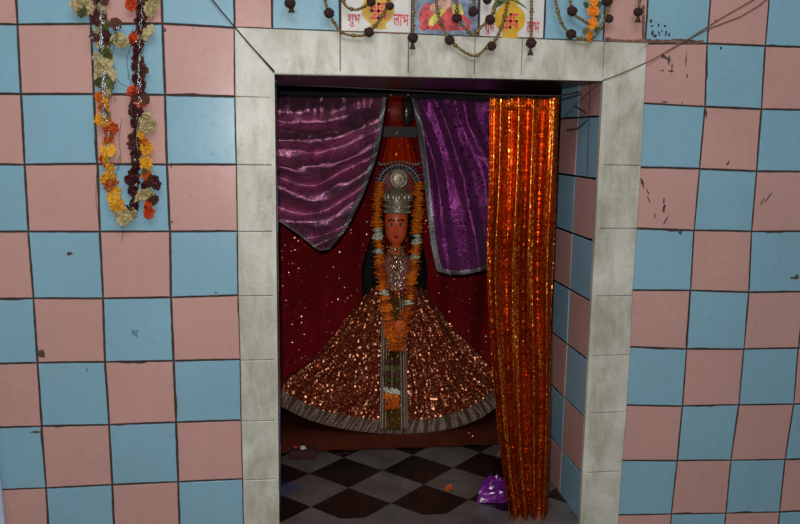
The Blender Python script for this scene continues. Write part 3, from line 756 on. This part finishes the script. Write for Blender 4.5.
# ------------------------------------------------------------------ wires on the wall
b = MB(); b.tube([at(198, -18, -.012), at(222, 12, -.013), at(250, 45, -.02), at(274, 71, -.022), at(275, 76, .02), at(276, 78, .1)], .0022, 7)
tag(b.build('black_cable', M_wireb), 'thin black cable crossing the upper left corner of the marble door frame', 'cable')
b = MB(); b.tube([at(600, 84, .02), at(602, 81, -.022), at(625, 72, -.022), at(652, 60, -.014), at(690, 38, -.009), at(720, 19, -.008), at(760, -4, -.009), at(775, -14, -.009)], .0018, 6)
tag(b.build('brown_wire', M_wirebr), 'thin brown wire slanting up from the right frame corner, the upper of two', 'wire', 'brown wires on the right wall')
b = MB(); b.tube([at(652, 60, -.016), at(680, 44, -.008), at(708, 29, -.008), at(740, 17, -.008), at(760, 5, -.009), at(775, -8, -.009)], .0018, 6)
tag(b.build('brown_wire', M_wirebr), 'thin brown wire sagging beneath the other one on the right wall', 'wire', 'brown wires on the right wall')
b = MB()
b.tube([at(590, 79, .02), at(589.5, 100, .03), at(588, 140, .04), at(587, 175, .05)], .0007, 5)
b.tube([at(598, 84, .02), at(585, 95, .06), at(572, 108, .12), at(560, 122, .3)], .0008, 5)
b.tube([at(575, 106, .15), at(585, 112, .08), at(587, 120, .05), at(578, 128, .12), at(566, 130, .2)], .0016, 5)
tag(b.build('cobweb_string', M_wireb), 'dark dusty strings hanging in the top right corner of the doorway', 'string')
# pale post edge in the lower left corner
b = MB(); b.tube([at(-66, -40, -.03), at(-49, 100, -.035), at(-34, 230, -.04), at(-20, 350, -.045), at(-9, 440, -.05), at(-1, 500, -.05), at(3, 540, -.05), at(12, 650, -.06), at(20, 760, -.07)], .0125, 16)
tag(b.build('pale_pole', M_white), 'pale white pole leaning at the lower left edge of the tiled wall', 'pole')

# ------------------------------------------------------------------ the idol
YI = .98
ib = at(396, 330, YI); IX = ib.x
idol = empty('shrine_idol', (IX, YI, PH), 'orange-faced crowned goddess idol in a wide copper sequined skirt', 'statue')
kp = (YI - CAM.y) / FOC * 1.02            # metres per pixel here
# body: one loft with neck and head carried on it
def loft(secs, n=28):
    b = MB(); vs = []
    for px, py, rx, ry, dy in secs:
        c = at(px, py, YI + dy)
        for k in range(n):
            a = 2 * PI * k / n; vs.append(c + Vector((math.cos(a) * rx * kp, math.sin(a) * ry * kp, 0)))
    fs = [(i * n + k, (i + 1) * n + k, (i + 1) * n + (k + 1) % n, i * n + (k + 1) % n) for i in range(len(secs) - 1) for k in range(n)]
    fs += [tuple(range(n)), tuple((len(secs) - 1) * n + k for k in range(n))[::-1]]
    b.add(vs, fs, 0, True); return b
head = loft([(396.5, 205, 3, 3, 0), (396.5, 206.5, 7, 7, 0), (396.5, 210, 10, 10, 0), (396.3, 216, 11.6, 12, 0), (396.2, 222, 11.8, 12, 0), (396, 228, 11.3, 11.6, 0), (396, 233, 10.8, 10.9, 0), (396, 238, 9.2, 9.6, 0), (396, 242, 6.4, 7.4, -.002), (396, 244.5, 4.6, 5, .004), (396, 248, 4.8, 5, .008), (396, 252, 8, 6, .008), (396, 256, 13, 9, .008), (396, 262, 15, 10, .006), (396, 276, 14, 10, .004), (396, 292, 13.5, 9.5, 0), (397, 306, 14, 10, 0), (398, 330, 18, 13, 0), (398, 380, 22, 15, 0), (397, 425, 24, 16, 0)])
head.build('body', M_skin, idol)
blouse = loft([(396, 253.5, 10, 7.4, .008), (396, 257, 14, 10.2, .008), (396, 262, 16.3, 11.3, .006), (396, 276, 15.3, 11.3, .004), (396, 292, 15, 11, 0), (397, 304, 15.4, 11.2, 0)])
blouse.build('blouse', M_blouse, idol)
FY = YI - 12.2 * kp
b = MB(); b.ball(at(396, 229, FY + .003), 2.1 * kp, 10, 0, (.8, 1.6, 2.6)); b.ball(at(396, 232, FY + .000), 2.3 * kp, 10, 0, (1.1, 1.1, .8)); b.build('nose', M_skin, idol)
for sx in (-1, 1):
    x = 396.2 + sx * 4.6
    b = MB(); b.ball(at(x, 224.5, FY + .007), 2.5 * kp, 12, 0, (1, .6, .5)); e = b.build('eye', M_eye, idol)
    b = MB(); b.ball(at(x, 224.5, FY + .004), 1.7 * kp, 10, 0, (1, .7, .8)); b.build('pupil', M_black, e)
    b = MB(); b.tube([at(x - sx * 3.2, 221.2, FY + .0), at(x, 219.4, FY + .001), at(x + sx * 3.2, 221.0, FY + .009)], .75 * kp, 6); b.build('eyebrow', M_black, idol)
b = MB(); b.ball(at(396, 236.2, FY + .008), 2.9 * kp, 12, 0, (1, .6, .34)); b.ball(at(396, 237.8, FY + .010), 2.2 * kp, 12, 0, (1, .6, .4)); b.build('lips', M_lips, idol)
b = MB(); b.ball(at(396, 217, FY + .005), 1.5 * kp, 10, 0, (1, .4, 1.3)); b.build('forehead_mark', M_lips, idol)
for pts, rs in (([(386, 212), (380, 228), (375, 246), (371, 268), (370, 290), (369, 312)], [2.5, 5, 8, 9.5, 8.5, 1]), ([(407, 212), (412, 228), (416, 248), (419, 268), (419.5, 290), (419, 308)], [2, 4.5, 7, 8, 6.5, 1])):
    b = MB(); b.tube([pix(pts, i / 20, YI + .012)[0] for i in range(21)], [poly([(r, 0) for r in rs], 0).x if False else (rs[min(5, int(i / 4))] * (1 - (i / 4) % 1) + rs[min(5, int(i / 4) + 1)] * ((i / 4) % 1)) * kp for i in range(21)], 14, 0, .6)
    for j in range(14):
        o_ = (j / 13 - .5) * 2
        b.tube([pix(pts, i / 12, YI - .008)[0] + Vector((o_ * kp * .8 * (rs[min(5, int(i * 5 / 12))]), abs(o_) * .012, 0)) for i in range(13)], .7 * kp, 5)
    b.build('hair', M_hair, idol)
# crown
b = MB(); c = at(397.5, 211, YI)
b.lathe([(11.8 * kp, -2 * kp), (12.9 * kp, -1 * kp), (12.9 * kp, 1.5 * kp), (12 * kp, 2.5 * kp), (12.4 * kp, 7 * kp), (13.4 * kp, 11 * kp), (12.8 * kp, 15 * kp), (11 * kp, 19 * kp), (7.5 * kp, 22 * kp), (4 * kp, 24 * kp), (2 * kp, 25 * kp)], c, 28)
for row, (rz, rrad, cnt) in enumerate(((-.5, 13.2, 22), (5, 12.6, 18), (11, 13.6, 16), (17, 12, 14))):
    for k in range(cnt):
        a = 2 * PI * k / cnt; b.ball(c + Vector((math.cos(a) * rrad * kp, math.sin(a) * rrad * kp, rz * kp)), (1.1 + .5 * (row % 2)) * kp, 6)
for a0 in range(7):
    a = PI + PI * (a0 + .5) / 7
    p = c + Vector((math.cos(a) * 13 * kp, math.sin(a) * 13 * kp, 14 * kp)); b.ball(p, 2.4 * kp, 8, 0, (1, .5, 1.5))
crown = b.build('crown', M_silver, idol)
b = MB(); cc = at(399, 179, YI - .01)
for rad, rt in ((8, 1.3), (5, 1.0)):
    b.tube([cc + Vector((math.cos(i * PI / 12) * rad * kp, 0, math.sin(i * PI / 12) * rad * kp)) for i in range(25)], rt * kp, 6)
for k in range(12): b.ball(cc + Vector((math.cos(k * PI / 6) * 6.5 * kp, 0, math.sin(k * PI / 6) * 6.5 * kp)), 1.1 * kp, 6)
b.ball(cc, 3.2 * kp, 10, 0, (1, .5, 1)); b.ball(cc, 7.6 * kp, 14, 0, (1, .15, 1))
b.build('crown_rosette', M_silver, crown)
# halo arch
b = MB(); hc = at(399, 186, YI + .03)
for rad, rt in ((21, .9), (16.5, .7)):
    b.tube([hc + Vector((math.cos(a) * rad * kp, 0, math.sin(a) * rad * kp)) for a in [-.15 + i * (PI + .3) / 24 for i in range(25)]], rt * kp, 6)
for k in range(23):
    a = -.12 + (PI + .24) * k / 22; d = Vector((math.cos(a), 0, math.sin(a)))
    b.tube([hc + d * 17 * kp, hc + d * 23 * kp], [1.1 * kp, .5 * kp], 5); b.ball(hc + d * 23.5 * kp, 1.0 * kp, 6)
halo = b.build('halo', M_lace, idol)
b = MB(); b.ball(hc + Vector((0, .012, 0)), 17 * kp, 24, 0, (1, .1, 1)); b.build('halo_backing', M_redcl, halo)
# necklaces
b = MB()
for dep, wd in ((250, 6), (257, 8), (266, 9), (276, 8.5), (289, 8)):
    pts = [at(396 + wd * (i / 8 - 1), dep - (dep - 247) * abs(i / 8 - 1) ** 1.6, YI - 11.8 * kp - (1 - abs(i / 8 - 1)) * 2 * kp) for i in range(17)]
    for p in pts: b.ball(p, .95 * kp, 6)
for y in (250, 258, 268, 279, 290): b.ball(at(395.5, y, YI - 15.5 * kp), 2.3 * kp, 8, 0, (1, .5, 1.1))
b.build('necklace', metal('pale_gold', (205, 180, 120), .3), idol)
# skirt
topS = [(368, 287), (397, 290), (424, 287)]; leftS = [(368, 287), (361, 298), (347, 319), (324, 347), (298, 370), (262, 392)]
rightS = [(424, 287), (432, 299), (448, 320), (472, 345), (492, 368), (516, 388)]
botS = [(262, 392), (281, 405), (310, 419), (345, 428), (390, 432.5), (438, 430), (474, 420), (496, 406), (516, 388)]
YB = onz(390, 431.5, PH + .012).y
def fabS(s, t):
    p = coons(topS, botS, leftS, rightS, s, t); e = abs(2 * s - 1)
    Yc = (YI - 16 * kp) * (1 - t) + (YB + .0) * t
    Ys = (YI + .03) * (1 - t) + (YB + .10) * t
    Y = Yc * (1 - e ** 2.2) + Ys * e ** 2.2
    ph = s * 2 * PI * 13 + 5 * nz(s * 3, t * 2)
    hf = .05 + .95 * min(1, max(0, (.95 - t) / .12)); fo = hf * (.003 + .012 * t) * math.sin(ph) + .004 * t * math.sin(ph * 2.3 + 1) + .022 * t * nz(s * 7, t * 4, 3) * hf
    return at(p.x, p.y, Y + fo)
sk = child_of(patch(fabS, 240, 110).build('skirt', M_skirt, solid=.002), idol); sk.location = -W(idol)
hm = patch(trim_fn(fabS, -.0, 1, .885, 1.0, .006), 200, 12).build('skirt_border', M_hem, solid=.003)
hm.parent = sk
for t in (.885, .905, .93, .955, .98, 1.0):
    b = MB(); b.tube([fabS(i / 120, t) + Vector((0, -.009, 0)) for i in range(121)], .0017, 5); o = b.build('border_piping', M_hem2); o.parent = sk
# front panel with two silver trims
def fabP(s, t):
    x = (383 + 21 * s) * (1 - t) + (380.5 + 26 * s) * t; y = 298 + 131 * t
    Y = fabS(.5, min(1, max(0, (y - 294) / 138))).y - .02
    return at(x, y, Y + .003 * math.sin(s * 26))
fp = patch(fabP, 30, 60).build('front_panel', M_panel, solid=.003); fp.parent = idol; fp.location = -W(idol)
for s0, s1 in ((-.04, .10), (.16, .22), (.78, .84), (.90, 1.06)):
    o = patch(trim_fn(fabP, s0, s1, 0, 1, .006), 4, 60).build('panel_trim', M_hem2, solid=.002); o.parent = fp

# ------------------------------------------------------------------ marigold garland on the idol
ga = empty('idol_garland', at(396, 350, YI - .08), 'thick orange marigold garland with white bands hanging around the neck of the idol', 'garland')
gl = [(380, 185), (378, 200), (377, 220), (379, 245), (380, 270), (384, 297), (389, 322), (394, 348)]
gr = [(418, 185), (418.5, 200), (417, 220), (416, 245), (413, 270), (410, 297), (405, 322), (399, 348)]
def yfront(y): return YI - 12 * kp if y < 262 else min(YI - 15 * kp, fabS(.5, max(0, (y - 294) / 138)).y - .02) - .018
b = MB()
for pl_ in (gl, gr): b.tube([at(*(lambda q: (q.x, q.y, yfront(q.y)))(poly(pl_, i / 24))) for i in range(25)], .0015, 5)
b.build('thread', M_creamF, ga)
wl = (233, 251, 294); wr_ = (239, 257, 301)
for pl_, wh in ((gl, wl), (gr, wr_)):
    for k in range(33):
        q = poly(pl_, k / 32)
        kd = 'white' if any(abs(q.y - w_) < 3.2 for w_ in wh) else ('orange' if q.y < 262 else random.choice(['orange', 'dull']))
        flower(kd, at(q.x + random.uniform(-.8, .8), q.y, yfront(q.y) + random.uniform(-.004, .004)), random.uniform(.028, .031) * (.9 if kd == 'white' else 1), ga, (random.uniform(-.35, .35), random.uniform(-.3, .3), random.uniform(0, 6)), .95)
for x, y, kd, r in [(392, 326, 'dull', .026), (400, 326, 'dull', .026), (396, 336, 'dull', .028), (396, 346, 'dull', .026), (392, 354, 'maroon', .015), (404, 332, 'dull', .022), (388, 334, 'dull', .022)]:
    flower(kd, at(x, y, yfront(y) - .006), r, ga)
pn = empty('flower_pendant', at(392, 408, yfront(405)), 'dark dried flower tassel with white and orange bands on the front of the idol skirt', 'garland')
for y0, kd in ((362, 'brown'), (368, 'leaf'), (374, 'brown'), (380, 'leaf'), (386, 'brown'), (391, 'white'), (396, 'orange'), (401, 'dull'), (406, 'dull')):
    for x in (387, 392, 397): flower(kd, at(x + random.uniform(-1, 1), y0 + random.uniform(-1, 1), yfront(y0) - .003), .0175, pn)
b = MB(); b.tube([at(392, 350, yfront(350)), at(392, 408, yfront(408))], .0015, 5); b.build('thread', M_creamF, pn)

# ------------------------------------------------------------------ canopy panel above the idol
YK = 1.10
cp = empty('shrine_canopy', at(399, 165, YK), 'orange-red domed cloth canopy with grey bands mounted above the idol crown', 'canopy')
def domef(s, t):
    a = PI * s; x = 399 + 19 * math.cos(PI - a) * (1 - .42 * t); y = 166 - 29 * t
    return at(x, y, YK - .05 * math.sin(a) + .004 * math.sin(s * 40))
patch(domef, 40, 12).build('domed_cloth', M_ocloth, cp, solid=.003)
b = MB()
for k in range(17):
    a = PI * k / 16; b.ball(at(399 - 20 * math.cos(a), 163 + 1.5 * math.sin(a * 3), YK - .058 * math.sin(a)), 1.5 * kp, 7)
b.build('bead_row', M_silver, cp)
b = MB(); b.box(tuple(at(383, 137, YK - .02)), tuple(at(416, 127, YK + .02))); b.build('grey_band', plain('grey_felt', (48, 42, 38), .6), cp)
b = MB(); b.tube([at(388 + 8, 127, YK - .01), at(396, 96, YK - .01)], [8 * kp, 7 * kp], 14, 0, .3); b.build('red_banner', M_redcl, cp)
b = MB(); b.ball(at(408, 112, YK - .02), 7 * kp, 16, 0, (.9, .35, 1.9)); ob = b.build('round_mirror', plain('dark_grey_glass', (60, 58, 56), .15, .4), cp)
for x, y, r in ((397, 133, 2), (407, 113, 1.5), (389, 110, 1.5), (408, 95, 1.3), (391, 95, 1.2)):
    b = MB(); b.ball(at(x, y, YK - .045), r * kp, 10); b.build('metal_stud', M_silver, cp)

# ------------------------------------------------------------------ things on the floor
def crumple(pts, top, h, name, mat, label, cat, seed):
    b = MB(); cs = [onz(x, y, 0) for x, y in pts]; c = sum(cs, Vector()) / len(cs)
    n = 28; m = 9; vs = []
    per = [poly([tuple(p) for p in cs + [cs[0]]], i / n) for i in range(n)]
    for j in range(m + 1):
        t = j / m
        for i in range(n):
            p = per[i].lerp(c, t * .9 if t > .4 else t * .45); z = h * math.sin(min(1, t * 1.5) * PI / 2) * (1 + .5 * nz(i * .5, t * 4, seed)) * top(i / n) + .003
            w_ = 1 + .12 * nz(i * .7, t * 6, seed + 2)
            vs.append(Vector((c.x + (p.x - c.x) * w_, c.y + (p.y - c.y) * w_, z)))
    fs = [(j * n + i, j * n + (i + 1) % n, (j + 1) * n + (i + 1) % n, (j + 1) * n + i) for j in range(m) for i in range(n)]
    fs += [tuple(m * n + i for i in range(n)), tuple(range(n))[::-1]]
    b.add(vs, fs); o = b.build(name, mat); return tag(o, label, cat)
crumple([(477, 503), (506, 503), (505, 488), (484, 487)], lambda a: 1, .055, 'plastic_bag', M_bag, 'crumpled bright purple plastic bag on the checkered floor by the orange curtain', 'bag', 3)
fl = empty('fallen_marigold', onz(450, 487, 0), 'small orange marigold head lying alone on the marble floor', 'flower')
flower('dull', onz(450, 487, .012), .014, fl, (.1, .1, 0)); flower('dull', onz(447, 489, .008), .010, fl, (.3, .1, 0))
bx = onz(303, 460, 0)
pk = empty('offering_packet', bx, 'dark red packet with a white flower on top at the left of the shrine floor', 'packet')
b = MB(); b.box((bx.x - .055, bx.y, 0.001), (bx.x + .055, bx.y + .06, .036)); o = b.build('box', M_darkred, pk); k = o.modifiers.new('bev', 'BEVEL'); k.width = .006; k.segments = 2
flower('white', Vector((bx.x + .0, bx.y + .02, .043)), .014, pk, (0, 0, 0)); flower('red', Vector((bx.x - .03, bx.y + .035, .042)), .01, pk, (0, 0, 0))
pt = empty('fallen_petals', onz(344, 454, 0), 'few dark red petals scattered on the floor before the platform', 'petals')
for x, y in ((339, 454), (345, 453), (350, 454)): flower('maroon', onz(x, y, .006), .009, pt, (.1, 0, x))

# ------------------------------------------------------------------ light: camera flash and soft porch daylight
def light(kind, name, loc, energy, size, color=(1, 1, 1), target=None, sy=None):
    d = bpy.data.lights.new(name, kind); d.energy = energy; d.color = color
    if kind == 'AREA':
        d.size = size
        if sy: d.shape = 'RECTANGLE'; d.size_y = sy
    else: d.shadow_soft_size = size
    o = bpy.data.objects.new(name, d); C.objects.link(o); o.location = loc
    if target is not None: o.rotation_euler = (Vector(target) - Vector(loc)).to_track_quat('-Z', 'Y').to_euler()
    return o
light('POINT', 'camera_flash', CAM + Vector((-.04, .05, .10)), 106, .022, (1, .97, .93))
light('AREA', 'porch_daylight', (.2, -2.6, 3.4), 50, 2.4, (.92, .97, 1), (.5, 0, 1.0), 1.2)
wd = bpy.data.worlds.new('world'); bpy.context.scene.world = wd; wd.use_nodes = True
wd.node_tree.nodes['Background'].inputs[0].default_value = (.8, .9, 1, 1); wd.node_tree.nodes['Background'].inputs[1].default_value = .12
vs_ = bpy.context.scene.view_settings
vs_.view_transform = 'Standard'; vs_.look = 'None'; vs_.exposure = 0; vs_.gamma = 1; vs_.use_curve_mapping = False
